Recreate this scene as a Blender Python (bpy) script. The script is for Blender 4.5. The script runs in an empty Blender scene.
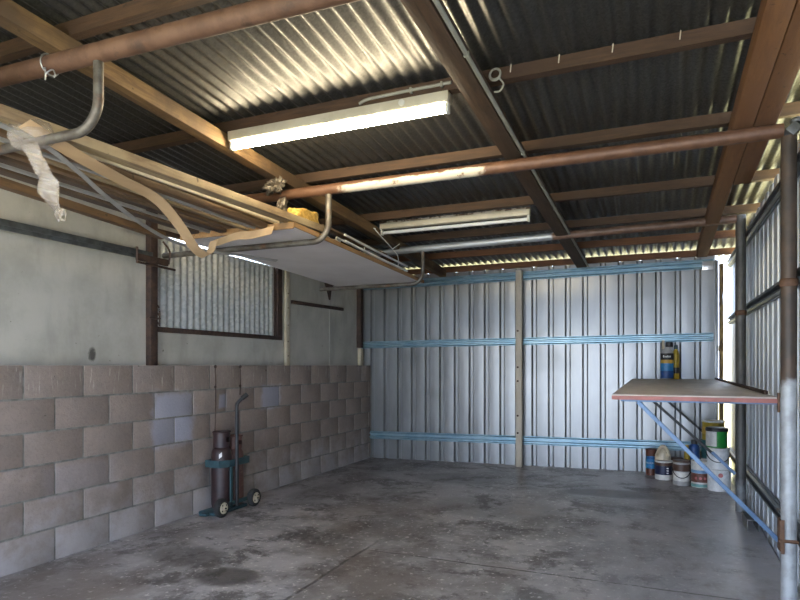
import bpy, bmesh, math, random
from mathutils import Vector, Matrix, noise as mnoise
random.seed(7)
SC = bpy.context.scene
COL = SC.collection

# ---------------------------------------------------------------- camera numbers (800x600 frame)
F = 599.0; TH = math.atan(255/599.0); HOR = 365.5; CZ = 1.2
ct, st = math.cos(TH), math.sin(TH)
def ray(px, py):
    u = px-400
    return Vector((-st*F+ct*u, ct*F+st*u, HOR-py))
def atY(px, py, Y): d = ray(px, py); t = Y/d.y; return Vector((d.x*t, Y, CZ+d.z*t))
def atX(px, py, X): d = ray(px, py); t = X/d.x; return Vector((X, d.y*t, CZ+d.z*t))
def atZ(px, py, Z): d = ray(px, py); t = (Z-CZ)/d.z; return Vector((d.x*t, d.y*t, Z))

# the building's own surfaces
XL, XU, YB = -3.41, -3.55, 7.04                    # block face, upper sheet face, back wall
YF = -0.8                                          # open front
def xr(y): return .714+.004*(y-4)                  # right wall inner face
def floor_z(x, y):
    a = min(1, max(0, (x-XL)/3.3)); b = min(1, max(0, (y-3.6)/2.6)); b = b*b*(3-2*b)
    return .045*a*b
def z_purlin(y): return 2.7877-.0645*y             # underside of the purlins
def z_roof(y): return 2.862-.0645*y                # underside of the sheets
def z_rafter(y): return 2.697-.0645*y             # underside of the rafters

# ---------------------------------------------------------------- materials
class NT:
    def __init__(s, name):
        s.m = bpy.data.materials.new(name); s.m.use_nodes = True
        s.t = s.m.node_tree; s.b = s.t.nodes['Principled BSDF']
    def n(s, typ, **kw):
        o = s.t.nodes.new(typ)
        for k, v in kw.items():
            if k in o.inputs.keys() if isinstance(k, str) else False: o.inputs[k].default_value = v
            else: setattr(o, k, v)
        return o
    def l(s, a, b): s.t.links.new(a, b)
    def coord(s, stretch=(1, 1, 1), space='Object'):
        c = s.n('ShaderNodeTexCoord'); mp = s.n('ShaderNodeMapping'); mp.inputs['Scale'].default_value = stretch
        s.l(c.outputs[space], mp.inputs['Vector']); return mp.outputs['Vector']
    def noise(s, vec, scale, detail=4, rough=.6, dist=0):
        o = s.n('ShaderNodeTexNoise'); o.inputs['Scale'].default_value = scale; o.inputs['Detail'].default_value = detail
        o.inputs['Roughness'].default_value = rough; o.inputs['Distortion'].default_value = dist
        s.l(vec, o.inputs['Vector']); return o.outputs['Fac']
    def ramp(s, fac, a, b):
        o = s.n('ShaderNodeMapRange'); o.inputs['From Min'].default_value = a; o.inputs['From Max'].default_value = b
        o.interpolation_type = 'SMOOTHSTEP'; s.l(fac, o.inputs['Value']); return o.outputs['Result']
    def mix(s, fac, a, b, blend='MIX'):
        o = s.n('ShaderNodeMix'); o.data_type = 'RGBA'; o.blend_type = blend
        for sock, v in ((o.inputs[0], fac), (o.inputs[6], a), (o.inputs[7], b)):
            if isinstance(v, (int, float)): sock.default_value = v
            elif isinstance(v, tuple): sock.default_value = (*v[:3], 1)
            else: s.l(v, sock)
        return o.outputs[2]
    def math(s, op, a, b=None, c=None):
        o = s.n('ShaderNodeMath'); o.operation = op
        for i, v in enumerate((a, b, c)):
            if v is None: continue
            if isinstance(v, (int, float)): o.inputs[i].default_value = v
            else: s.l(v, o.inputs[i])
        return o.outputs[0]
    def sep(s, vec):
        o = s.n('ShaderNodeSeparateXYZ'); s.l(vec, o.inputs[0]); return o.outputs
    def out(s, col, rough=.6, metal=0, bump=None, strength=.3, dist=.01, spec=None):
        for sock, v in (('Base Color', col), ('Roughness', rough), ('Metallic', metal)):
            if isinstance(v, (int, float)): s.b.inputs[sock].default_value = v
            elif isinstance(v, tuple): s.b.inputs[sock].default_value = (*v[:3], 1)
            else: s.l(v, s.b.inputs[sock])
        if spec is not None: s.b.inputs['Specular IOR Level'].default_value = spec
        if bump is not None:
            o = s.n('ShaderNodeBump'); o.inputs['Strength'].default_value = strength; o.inputs['Distance'].default_value = dist
            s.l(bump, o.inputs['Height']); s.l(o.outputs[0], s.b.inputs['Normal'])
        return s.m
def hexc(h):
    v = [int(h[i:i+2], 16)/255 for i in (0, 2, 4)]
    return tuple(c/12.92 if c <= .04045 else ((c+.055)/1.055)**2.4 for c in v)

def plain(name, a, b=None, scale=12, rough=.5, metal=0, stretch=(1, 1, 1), lo=.35, hi=.65, c=None, cs=5, clo=.6, chi=.68, bump=.15, spec=None):
    t = NT(name); v = t.coord(stretch)
    n1 = t.noise(v, scale, 5)
    col = t.mix(t.ramp(n1, lo, hi), a, b or tuple(x*.8 for x in a))
    if c:
        n2 = t.noise(v, cs, 6, .7)
        col = t.mix(t.ramp(n2, clo, chi), col, c)
    return t.out(col, rough, metal, n1, bump, .01, spec)

def wood(name, a, b, c=None, axis='y', knots=True, rough=.75):
    t = NT(name)
    s = {'y': (9, .7, 9), 'x': (.7, 9, 9), 'z': (9, 9, .7)}[axis]
    v = t.coord(s); v2 = t.coord((1, 1, 1))
    g = t.noise(v, 5, 6, .7, .6)
    big = t.noise(v2, 2.2, 4)
    col = t.mix(t.ramp(g, .3, .7), a, b)
    col = t.mix(t.ramp(big, .42, .66), col, c or tuple(x*.55 for x in a))
    sp = t.noise(v2, 23, 3)
    col = t.mix(t.ramp(sp, .66, .74), col, tuple(x*.35 for x in a))
    return t.out(col, rough, 0, g, .5, .006)

MT = {}
def galv(name, a, b, metal=.75, rough=.45, spangle=60, rust=None, rlo=.62, stretch=(1, 1, 1)):
    t = NT(name); v = t.coord(stretch)
    vo = t.n('ShaderNodeTexVoronoi'); vo.inputs['Scale'].default_value = spangle; t.l(v, vo.inputs['Vector'])
    n1 = t.noise(v, 3, 5)
    sep = t.n('ShaderNodeSeparateColor'); t.l(vo.outputs['Color'], sep.inputs[0])
    f = t.math('ADD', t.math('MULTIPLY', sep.outputs[0], .55), t.math('MULTIPLY', n1, .5))
    col = t.mix(t.ramp(f, .2, .85), a, b)
    if rust:
        n2 = t.noise(v, 4, 6, .7)
        k = t.ramp(n2, rlo, rlo+.08); col = t.mix(k, col, rust)
        metal = t.math('MULTIPLY', t.math('SUBTRACT', 1, k), metal)
    r = t.math('ADD', t.math('MULTIPLY', sep.outputs[1], .2), rough-.1)
    return t.out(col, r, metal, n1, .1)

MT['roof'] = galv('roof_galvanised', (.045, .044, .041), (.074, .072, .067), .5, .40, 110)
def sheet_mat(name, a, b, metal, rough):
    t = NT(name); v = t.coord((1, 1, .25)); n1 = t.noise(v, 5, 5, .6)
    v2 = t.coord(); n2 = t.noise(v2, 1.1, 3)
    col = t.mix(t.ramp(n1, .3, .7), a, b)
    col = t.mix(t.ramp(n2, .45, .7), col, tuple(x*.86 for x in a))
    r = t.math('ADD', t.math('MULTIPLY', n1, .15), rough)
    return t.out(col, r, metal, n2, .05)
MT['zinc_sheet'] = sheet_mat('zinc_wall_sheet', (.235, .24, .245), (.30, .305, .31), .6, .27)
MT['zinc_side'] = sheet_mat('zinc_side_sheet', (.50, .54, .60), (.62, .66, .72), .45, .34)
MT['girt_blue'] = plain('zinc_sky_tint', (.20, .325, .40), (.29, .41, .47), 6, .35, .6, (1, .2, 1))  # plain zinc; blue of the reflected sky is put into its colour
MT['girt_dark'] = plain('dark_steel', (.055, .065, .075), (.11, .12, .13), 6, .45, .6, c=(.12, .07, .04))
MT['roof_window'] = galv('window_galvanised', (.40, .41, .40), (.58, .58, .56), .35, .5, 40)
MT['rafter_left'] = wood('rafter_tan', (.22, .135, .055), (.11, .062, .028), (.07, .042, .022))
MT['rafter_mid'] = wood('rafter_brown', (.085, .047, .022), (.045, .025, .013))
MT['rafter_right'] = wood('rafter_orange', (.215, .095, .031), (.16, .067, .023), (.18, .079, .029))
MT['purlin'] = wood('purlin_brown', (.085, .043, .019), (.038, .021, .011), axis='x')
MT['purlin_red'] = wood('purlin_red', (.17, .07, .028), (.10, .042, .018), axis='x')
MT['board_a'] = wood('board_weathered', (.25, .175, .095), (.14, .09, .05), (.32, .245, .14))
MT['board_b'] = wood('board_pale', (.33, .25, .14), (.24, .17, .09), (.28, .21, .12))
MT['board_c'] = wood('board_brown', (.16, .09, .04), (.09, .05, .025))
MT['board_d'] = wood('board_dark', (.09, .055, .032), (.055, .035, .022))
MT['cream'] = plain('cream_paint', (.52, .46, .34), (.42, .36, .26), 9, .55)
MT['rust_pipe'] = plain('rust_pipe', (.088, .043, .023), (.13, .068, .038), 14, .68, .1, c=(.055, .03, .018), cs=9, clo=.55, chi=.7)
MT['dark_rust'] = plain('dark_rust', (.035, .022, .018), (.075, .042, .03), 20, .7, .2, c=(.12, .05, .03), cs=8, clo=.6, chi=.75)
MT['hook'] = plain('hook_steel', (.16, .145, .12), (.085, .07, .055), 14, .5, .45, c=(.16, .085, .05), cs=8, clo=.55, chi=.7)
MT['rail'] = plain('rail_steel', (.16, .17, .17), (.10, .105, .105), 12, .5, .5)
def pipe_two(name, base, base2, over, lo, hi, metal_over=.2, edge=.05, lower_only=False, base_metal=.15):
    """a pipe along x whose paint or zinc covers only the stretch from lo to hi (object x)"""
    t = NT(name); v = t.coord(); n1 = t.noise(v, 14, 5); n2 = t.noise(v, 7, 6, .7)
    x, y, z = t.sep(v)[:3]
    c0 = t.mix(t.ramp(n1, .35, .65), base, base2)
    d = t.math('SUBTRACT', t.math('ABSOLUTE', t.math('SUBTRACT', x, (lo+hi)/2)), (hi-lo)/2)
    k = t.ramp(t.math('ADD', d, t.math('MULTIPLY', t.math('SUBTRACT', n2, .5), -.35)), .03, -.03)
    if lower_only:
        k = t.math('MULTIPLY', k, t.ramp(n2, .36, .44))
        k = t.math('MULTIPLY', k, t.ramp(t.math('ADD', z, t.math('MULTIPLY', t.math('SUBTRACT', n1, .5), .05)), .052, .046))
    col = t.mix(k, c0, over)
    metal = t.math('ADD', t.math('MULTIPLY', k, metal_over-base_metal), base_metal)
    return t.out(col, .5, metal, n1, .2)
def post_two(name, zsplit, top, top2, low, low2):
    t = NT(name); v = t.coord(); n1 = t.noise(v, 13, 5); n2 = t.noise(v, 5, 5)
    x, y, z = t.sep(v)[:3]
    k = t.ramp(t.math('ADD', z, t.math('MULTIPLY', t.math('SUBTRACT', n2, .5), .25)), zsplit-.03, zsplit+.03)
    a = t.mix(t.ramp(n1, .35, .65), low, low2); b = t.mix(t.ramp(n2, .4, .6), top, top2)
    return t.out(t.mix(k, a, b), .55, .25, n1, .2)

# concrete floor
def concrete():
    t = NT('concrete_floor'); v = t.coord(); vs = t.coord((1, .45, 1))
    w = t.n('ShaderNodeTexNoise'); w.inputs['Scale'].default_value = 1.6; w.inputs['Detail'].default_value = 3; t.l(v, w.inputs['Vector'])
    a = t.noise(v, .9, 8, .68, .15); b = t.noise(v, 2.6, 9, .74, .2); c = t.noise(v, 11, 6, .7); d = t.noise(vs, 6, 6, .7, .15)
    col = t.mix(t.ramp(a, .42, .60), (.345, .33, .35), (.14, .125, .125))
    col = t.mix(t.math('MULTIPLY', t.ramp(b, .50, .60), .85), col, (.07, .061, .059))
    col = t.mix(t.math('MULTIPLY', t.ramp(d, .52, .72), .6), col, (.38, .375, .39))
    col = t.mix(t.math('MULTIPLY', t.ramp(c, .55, .75), .6), col, (.15, .14, .135))
    e = t.noise(v, 26, 4, .7); col = t.mix(t.math('MULTIPLY', t.ramp(e, .58, .66), .75), col, (.62, .61, .6))
    def oil(xc, yc, rx, ry_, k):
        dx = t.math('POWER', t.math('DIVIDE', t.math('SUBTRACT', x0, xc), rx), 2); dy = t.math('POWER', t.math('DIVIDE', t.math('SUBTRACT', y0, yc), ry_), 2)
        return t.math('MULTIPLY', t.ramp(t.math('ADD', t.math('ADD', dx, dy), t.math('MULTIPLY', t.math('SUBTRACT', b, .5), 2.2)), 1.15, .35), k)
    x0, y0 = t.sep(v)[:2]
    for p in ((-2.25, 2.75, .22, .16, .8), (-2.7, 2.95, .3, .2, .6), (-.35, 5.75, .5, .18, .75), (-1.9, 6.0, .5, .3, .5), (-1.2, 4.9, .6, .4, .4), (-2.9, 4.9, .25, .5, .45)):
        col = t.mix(oil(*p), col, (.045, .039, .037))
    f = t.noise(v, .8, 5, .6); col = t.mix(t.math('MULTIPLY', t.ramp(f, .52, .62), .5), col, (.18, .145, .13))
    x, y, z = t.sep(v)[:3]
    daylit = t.math('MULTIPLY', t.ramp(t.math('ADD', x, t.math('MULTIPLY', t.math('SUBTRACT', a, .5), 2.2)), -.9, .5), t.ramp(d, .25, .6))
    daylit = t.math('MULTIPLY', daylit, t.ramp(t.math('ADD', y, t.math('MULTIPLY', a, 1.5)), 7.2, 5.6))
    col = t.mix(t.math('MULTIPLY', daylit, .8), col, (.37, .385, .43))  # cool daylight on the front right, painted into the floor colour
    wob = t.math('MULTIPLY', t.math('SUBTRACT', b, .5), .05)
    ja = t.ramp(t.math('ABSOLUTE', t.math('SUBTRACT', t.math('ADD', x, wob), -1.74)), .016, .005)
    ja = t.math('MULTIPLY', ja, t.ramp(y, 3.9, 3.4))
    jb = t.ramp(t.math('ABSOLUTE', t.math('SUBTRACT', t.math('ADD', y, wob), 3.5)), .014, .004)
    jb = t.math('MULTIPLY', jb, t.ramp(x, -1.75, -1.5))
    j = t.math('MULTIPLY', t.math('MAXIMUM', ja, jb), t.ramp(c, .35, .5))
    col = t.mix(t.math('MULTIPLY', j, .8), col, (.05, .045, .042))
    h = t.math('SUBTRACT', t.math('ADD', b, t.math('MULTIPLY', c, .3)), j)
    r = t.math('ADD', t.math('MULTIPLY', b, .45), .16)
    return t.out(col, r, 0, h, .3, .008, .7)
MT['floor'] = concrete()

def blockwork():
    t = NT('concrete_block'); v = t.coord(); x, y, z = t.sep(v)[:3]
    at = t.n('ShaderNodeAttribute'); at.attribute_name = 'tint'
    fine = t.noise(v, 60, 4, .7); mid = t.noise(v, 6, 5, .65); big = t.noise(v, 1.3, 4)
    streak = t.noise(t.coord((4, 14, 1.6)), 3, 5, .7)
    col = t.mix(t.ramp(mid, .3, .7), (.245, .195, .170), (.212, .172, .152))
    col = t.mix(1, col, at.outputs['Color'], 'MULTIPLY')
    col = t.mix(t.math('MULTIPLY', t.ramp(fine, .45, .75), .5), col, (.15, .115, .10))
    # lime bloom and painted-in skylight low on the wall; streaks from the top edge
    low = t.ramp(t.math('ADD', z, t.math('MULTIPLY', t.math('SUBTRACT', mid, .5), 1.1)), .5, -.1)
    col = t.mix(t.math('MULTIPLY', low, .55), col, (.36, .35, .37))
    lime = t.math('MULTIPLY', t.ramp(streak, .56, .68), t.ramp(t.math('ADD', z, t.math('MULTIPLY', big, .2)), 1.02, 1.2))
    col = t.mix(t.math('MULTIPLY', lime, .6), col, (.45, .42, .38))
    # blue-white whitewash patches
    def patch(yc, zc, hy, hz):
        dy = t.math('DIVIDE', t.math('ABSOLUTE', t.math('SUBTRACT', y, yc)), hy)
        dz = t.math('DIVIDE', t.math('ABSOLUTE', t.math('SUBTRACT', z, zc)), hz)
        d = t.math('ADD', t.math('MAXIMUM', dy, dz), t.math('MULTIPLY', t.math('SUBTRACT', mid, .5), .9))
        return t.ramp(d, 1.18, .74)
    k = None
    for p in ((3.56, .79, .21, .21), (4.84, .90, .15, .11), (4.13, .90, .05, .06), (2.75, .47, .28, .1)):
        q = patch(*p)
        if p[1] == .47: q = t.math('MULTIPLY', q, .2)
        k = q if k is None else t.math('MAXIMUM', k, q)
    col = t.mix(t.math('MULTIPLY', k, .62), col, (.30, .32, .41))
    sp = t.noise(v, 17, 2); col = t.mix(t.ramp(sp, .74, .78), col, (.04, .03, .027))
    return t.out(col, .88, 0, t.math('ADD', fine, mid), .5, .006)
MT['block'] = blockwork()
MT['mortar'] = plain('mortar', (.20, .195, .18), (.13, .125, .115), 20, .9)
def fibre():
    t = NT('fibre_cement'); v = t.coord(); x, y, z = t.sep(v)[:3]
    a = t.noise(v, 2.5, 6, .65); b = t.noise(t.coord((1, 2.2, .6)), 2.2, 5, .6); c = t.noise(v, 19, 4)
    col = t.mix(t.ramp(a, .35, .7), (.45, .43, .385), (.35, .335, .295))
    col = t.mix(t.math('MULTIPLY', t.ramp(b, .5, .72), .35), col, (.22, .21, .185))
    col = t.mix(t.ramp(c, .70, .76), col, (.15, .14, .12))
    sy = t.math('POWER', t.math('DIVIDE', t.math('SUBTRACT', y, 2.95), .035), 2); sz = t.math('POWER', t.math('DIVIDE', t.math('SUBTRACT', z, 1.275), .05), 2)
    col = t.mix(t.math('MULTIPLY', t.ramp(t.math('ADD', t.math('ADD', sy, sz), t.math('MULTIPLY', t.math('SUBTRACT', c, .5), 2)), 1.2, .2), .85), col, (.03, .027, .024))
    return t.out(col, .8, 0, a, .15)
MT['fibre'] = fibre()
MT['panel'] = plain('panel_underside', (.62, .58, .57), (.56, .52, .51), 3, .7)
MT['panel_edge'] = wood('panel_edge', (.36, .21, .09), (.25, .14, .06))
MT['ply'] = plain('ply_top', (.56, .50, .45), (.44, .39, .35), 5, .5, 0, (1, .3, 1), c=(.62, .59, .55), cs=3, clo=.5, chi=.7)
MT['red_paint'] = plain('red_paint', (.40, .15, .13), (.30, .12, .10), 14, .6, c=(.25, .18, .15), cs=12, clo=.58, chi=.66)
MT['blue_steel'] = plain('blue_steel', (.12, .20, .33), (.085, .145, .25), 12, .45, .2)
MT['black_steel'] = plain('black_steel', (.010, .011, .013), (.02, .02, .022), 15, .55, .0)
MT['teal'] = plain('teal_paint', (.03, .075, .088), (.022, .05, .062), 14, .5, .1, c=(.09, .05, .035), cs=11, clo=.6, chi=.7)
MT['cyl_dark'] = plain('maroon_dark', (.020, .010, .012), (.036, .018, .018), 8, .5, 0)
MT['cyl_rust'] = plain('maroon_rust', (.13, .062, .05), (.09, .042, .035), 9, .6, .05, c=(.19, .13, .10), cs=8, clo=.55, chi=.68)
MT['tyre'] = plain('tyre_rubber', (.012, .012, .013), (.022, .022, .022), 20, .8)
MT['hub'] = plain('hub_cream', (.55, .50, .38), (.40, .35, .26), 20, .5)
MT['white_enamel'] = plain('batten_enamel', (.50, .46, .36), (.42, .38, .29), 8, .45)
MT['white_plastic'] = plain('white_plastic', (.62, .62, .58), (.54, .54, .5), 8, .5)
MT['conduit'] = plain('conduit', (.30, .29, .23), (.24, .23, .18), 8, .5)
MT['wire'] = plain('galv_wire', (.42, .43, .42), (.32, .32, .31), 20, .4, .6)
MT['tube_off'] = plain('glass_tube_off', (.68, .70, .72), (.62, .64, .66), 4, .2)
t = NT('lit_tube'); t.b.inputs['Emission Color'].default_value = (1, .84, .56, 1); t.b.inputs['Emission Strength'].default_value = 40
t.out((.8, .8, .8), .4); MT['lit'] = t.m
MT['tan_strip'] = plain('tan_strip', (.50, .34, .19), (.42, .28, .15), 5, .7, 0, (2, .4, 2))
MT['alu'] = plain('aluminium_trim', (.60, .60, .60), (.48, .48, .48), 6, .3, .75)
MT['metal_white'] = plain('metal_white', (.36, .35, .33), (.27, .26, .245), 6, .35, .15)
MT['foam'] = plain('yellow_foam', (.52, .33, .07), (.36, .21, .04), 35, .9, bump=1)
MT['foil'] = plain('foil', (.22, .19, .15), (.12, .10, .08), 30, .4, .6, bump=1)
MT['flake'] = plain('flaking_strip', (.42, .37, .30), (.12, .07, .045), 16, .6, .1, lo=.45, hi=.55)
def bag():
    t = NT('clear_film'); v = t.coord(); n = t.noise(v, 16, 4)
    m = t.out((.50, .43, .36), .2, 0, n, .8, .02); t.b.inputs['Alpha'].default_value = .36
    t.b.inputs['Transmission Weight'].default_value = .15
    return m
MT['bag'] = bag()
MT['grass'] = plain('outside_grass', (.36, .33, .17), (.30, .28, .13), 3, .9)
MT['paling'] = plain('paling', (.50, .45, .36), (.42, .37, .29), 6, .8, 0, (1, 1, .2))
MT['outside'] = plain('outside_paving', (.36, .36, .36), (.30, .30, .30), 2, .9)
for nm, c in dict(navy=(.010, .016, .06), skyblue=(.03, .21, .48), rust_red=(.11, .035, .02), offwhite=(.66, .65, .62), milk=(.74, .75, .76),
                  green=(.01, .24, .03), blacklid=(.018, .018, .02), cream_lid=(.58, .50, .37), teal_tin=(.02, .09, .10), yellow=(.38, .27, .02),
                  brown_tin=(.06, .03, .02), label_brown=(.14, .045, .03), label_blue=(.16, .30, .50), gold=(.55, .34, .06), aqua=(.16, .36, .34),
                  pale_red=(.45, .13, .13), grey_tin=(.36, .36, .36), blue_label=(.015, .07, .25), drip=(.075, .038, .026)).items():
    MT[nm] = plain(nm, c, tuple(x*.8 for x in c), 25, .45, bump=.05)

# ---------------------------------------------------------------- mesh helpers
class MB:
    def __init__(s): s.bm = bmesh.new(); s.mats = []; s.cur = 0
    def use(s, m):
        if m not in s.mats: s.mats.append(m)
        s.cur = s.mats.index(m); return s
    def _faces(s, fs, smooth=False):
        for f in fs: f.material_index = s.cur; f.smooth = smooth
    def box(s, lo, hi, bev=0, M=None):
        lo, hi = Vector(lo), Vector(hi); b = s.bm
        vs = [b.verts.new((x, y, z)) for x in (lo.x, hi.x) for y in (lo.y, hi.y) for z in (lo.z, hi.z)]
        if M is not None:
            for v in vs: v.co = M @ v.co
        q = [(0, 1, 3, 2), (4, 6, 7, 5), (0, 4, 5, 1), (2, 3, 7, 6), (0, 2, 6, 4), (1, 5, 7, 3)]
        fs = [b.faces.new([vs[i] for i in k]) for k in q]; s._faces(fs)
        if bev:
            r = bmesh.ops.bevel(b, geom=list({e for f in fs for e in f.edges}), offset=bev, segments=2, affect='EDGES', profile=.5)
            s._faces(r['faces'], True)
        return s
    def bar(s, p0, p1, w, h, up=(0, 0, 1), bev=0):
        """a rectangular bar from p0 to p1; w across, h along up"""
        p0, p1 = Vector(p0), Vector(p1); y = (p1-p0); L = y.length; y.normalize()
        x = y.cross(Vector(up)).normalized(); z = x.cross(y)
        M = Matrix.Translation(p0) @ Matrix((x, y, z)).transposed().to_4x4()
        return s.box((-w/2, 0, -h/2), (w/2, L, h/2), bev, M)
    def tube(s, pts, r, n=14, caps=True, radii=None):
        pts = [Vector(p) for p in pts]; b = s.bm; rings = []
        t0 = (pts[1]-pts[0]).normalized(); a = t0.orthogonal().normalized()
        for i, p in enumerate(pts):
            t = ((pts[min(i+1, len(pts)-1)]-pts[max(i-1, 0)])).normalized()
            a = (a-t*a.dot(t)).normalized(); c = t.cross(a); rr = radii[i] if radii else r
            rings.append([b.verts.new(p+(a*math.cos(2*math.pi*k/n)+c*math.sin(2*math.pi*k/n))*rr) for k in range(n)])
        fs = [b.faces.new((A[k], A[(k+1) % n], B[(k+1) % n], B[k])) for A, B in zip(rings, rings[1:]) for k in range(n)]
        if caps: fs += [b.faces.new(rings[0][::-1]), b.faces.new(rings[-1])]
        s._faces(fs, True); return s
    def lathe(s, prof, c=(0, 0, 0), n=28, axis='z', sx=1, sy=1):
        b = s.bm; c = Vector(c); rings = []
        for r, h in prof:
            ring = []
            for k in range(n):
                x, y = r*math.cos(2*math.pi*k/n)*sx, r*math.sin(2*math.pi*k/n)*sy
                o = {'z': (x, y, h), 'x': (h, x, y), 'y': (y, h, x)}[axis]
                ring.append(b.verts.new(c+Vector(o)))
            rings.append(ring)
        fs = [b.faces.new((A[k], A[(k+1) % n], B[(k+1) % n], B[k])) for A, B in zip(rings, rings[1:]) for k in range(n)]
        fs += [b.faces.new(rings[0][::-1]), b.faces.new(rings[-1])]
        s._faces(fs, True); return s
    def grid(s, rows, thick=0, smooth=True):
        """a sheet through a grid of points"""
        b = s.bm; V = [[b.verts.new(p) for p in r] for r in rows]
        fs = [b.faces.new((V[i][j], V[i][j+1], V[i+1][j+1], V[i+1][j])) for i in range(len(V)-1) for j in range(len(V[0])-1)]
        s._faces(fs, smooth)
        if thick:
            bmesh.ops.recalc_face_normals(b, faces=fs)
            r = bmesh.ops.solidify(b, geom=fs, thickness=thick)
            s._faces([f for f in r['geom'] if isinstance(f, bmesh.types.BMFace)], smooth)
        return s
    def build(s, name, mat=None, parent=None, label=None, cat=None, group=None, kind=None, angle=40, origin=None):
        b = s.bm; bmesh.ops.recalc_face_normals(b, faces=b.faces)
        xs = [v.co for v in b.verts]
        if parent is not None: off = parent['_w'] if '_w' in parent.keys() else (0, 0, 0); off = Vector(off)
        elif origin is not None: off = Vector(origin)
        else:
            off = Vector(((min(v.x for v in xs)+max(v.x for v in xs))/2, (min(v.y for v in xs)+max(v.y for v in xs))/2, min(v.z for v in xs)))
        for v in b.verts: v.co -= off
        me = bpy.data.meshes.new(name); b.to_mesh(me); b.free()
        mats = s.mats or [mat]
        for m in mats: me.materials.append(MT[m] if isinstance(m, str) else m)
        me.set_sharp_from_angle(angle=math.radians(angle))
        o = bpy.data.objects.new(name, me); COL.objects.link(o)
        if parent is not None: o.parent = parent
        else: o.location = off
        o['_w'] = tuple(off)
        if label: o['label'] = label
        if cat: o['category'] = cat
        if group: o['group'] = group
        if kind: o['kind'] = kind
        return o
def thing(name, loc, label, cat, group=None):
    o = bpy.data.objects.new(name, None); COL.objects.link(o); o.location = loc; o.empty_display_size = .1
    o['_w'] = tuple(loc); o['label'] = label; o['category'] = cat
    if group: o['group'] = group
    return o
def arc(c, a, b, r, a0, a1, n=8):
    c, a, b = Vector(c), Vector(a), Vector(b)
    return [c+a*(r*math.cos(a0+(a1-a0)*i/n))+b*(r*math.sin(a0+(a1-a0)*i/n)) for i in range(n+1)]
def smooth_path(pts, n=6):
    pts = [Vector(p) for p in pts]; out = []
    for i in range(len(pts)-1):
        p0, p1, p2, p3 = pts[max(i-1, 0)], pts[i], pts[i+1], pts[min(i+2, len(pts)-1)]
        for k in range(n):
            t = k/n
            out.append(.5*((2*p1)+(p2-p0)*t+(2*p0-5*p1+4*p2-p3)*t*t+(3*p1-p0-3*p2+p3)*t**3))
    return out+[pts[-1]]

# ================================================================ SETTING
# floor slab (very slightly rising to the back right)
m = MB(); xs = [XL-.1+i*(.70-XL+.1)/24 for i in range(25)]; ys = [YF-1+i*(YB+.05-YF+1)/30 for i in range(31)]
m.grid([[(x, y, floor_z(x, y)) for x in xs] for y in ys], thick=0)
r = bmesh.ops.extrude_face_region(m.bm, geom=list(m.bm.faces))
for v in [g for g in r['geom'] if isinstance(g, bmesh.types.BMVert)]: v.co.z -= .12
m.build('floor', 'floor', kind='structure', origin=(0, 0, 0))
# ground outside, all round
m = MB(); m.use('grass')
for lo, hi in (((.705, -14, -.3), (22, 30, -.06)), ((-24, -14, -.3), (-3.7, 30, -.06)), ((-3.7, 7.1, -.3), (.66, 30, -.06))): m.box(lo, hi)
m.build('ground_outside', kind='structure', origin=(0, 0, 0))
m = MB(); m.box((-3.7, -14, -.3), (.66, YF-1.0, -.02)); m.build('ground_driveway', 'outside', kind='structure', origin=(0, 0, 0))

# left wall: six courses of blocks with raked mortar joints
m = MB(); m.use('mortar').box((XL-.185, YF, 0), (XL-.0035, YB-.01, 1.198)); m.use('block')
lay = m.bm.verts.layers.float_color.new('tint')
for v in m.bm.verts: v[lay] = (1, 1, 1, 1)
for c in range(6):                                  # 0 = top course
    z0 = 1.2-.2*(c+1); y = 2.37-.2*(c % 2)-.4*9
    while y < YB-.02:
        a, b = max(y+.006, YF), min(y+.394, YB-.005)
        if b-a > .04:
            m.box((XL-.19, a, z0+(.006 if c < 5 else 0)), (XL+random.uniform(-.0015, .0015), b, z0+(.194 if c else .2)), .003)
            g, w = random.choice((.93, .97, 1.0, 1.03, 1.06)), random.uniform(-.025, .025)
            for v in m.bm.verts:
                if v.co.z > z0-.01 and v.co.z < z0+.21 and v.co.y > a-.001 and v.co.y < b+.001 and v[lay] != Vector((1, 1, 1, 1)): v[lay] = (g*(1+w), g, g*(1-w), .5)
        y += .4
m.build('wall_left', kind='structure', origin=(0, 0, 0))
# upper sheeting of the left wall, with the window opening
WY0, WY1, WZ0, WZ1 = 3.47, 5.12, 1.50, 2.225
m = MB()
for lo, hi in (((YF, 1.2), (2.2, 2.95)), ((2.204, 1.2), (WY0, 2.78)), ((WY1, 1.2), (6.2, 2.6)), ((6.204, 1.2), (7.04, 2.46)),
               ((WY0, 1.2), (WY1, WZ0)), ((WY0, WZ1), (WY1, 2.60))):
    m.box((XU-.012, lo[0], lo[1]), (XU, hi[0], hi[1]))
m.build('wall_left_upper', 'fibre', kind='structure', origin=(0, 0, 0))
# window: rusty frame filled with a corrugated sheet, daylight over its top edge
w = bpy.data.objects.new('window_1', None); COL.objects.link(w); w.location = (XU, WY0, WZ0); w['_w'] = (XU, WY0, WZ0); w['kind'] = 'structure'
m = MB()
m.box((XU-.03, WY0, WZ0-.04), (XU+.02, WY1+.08, WZ0), .003).box((XU-.03, WY1, WZ0), (XU+.02, WY1+.08, WZ1+.05), .003)
m.box((XU-.03, WY0, WZ1), (XU+.02, WY1+.08, WZ1+.035), .003)
m.build('frame', 'dark_rust', w)
def corr_rows(u0, u1, pitch, amp, fn):
    n = int((u1-u0)/pitch*8); us = [u0+(u1-u0)*i/n for i in range(n+1)]
    return [[fn(u, amp*math.cos(2*math.pi*u/pitch), k) for u in us] for k in (0, 1)]
m = MB(); m.grid(corr_rows(WY0-.03, WY1+.03, .076, .009, lambda u, a, k: (XU-.035+a, u, (WZ0-.02, WZ1-.016)[k])), thick=.001)
m.build('infill_sheet', 'roof_window', w, angle=80)
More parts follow.
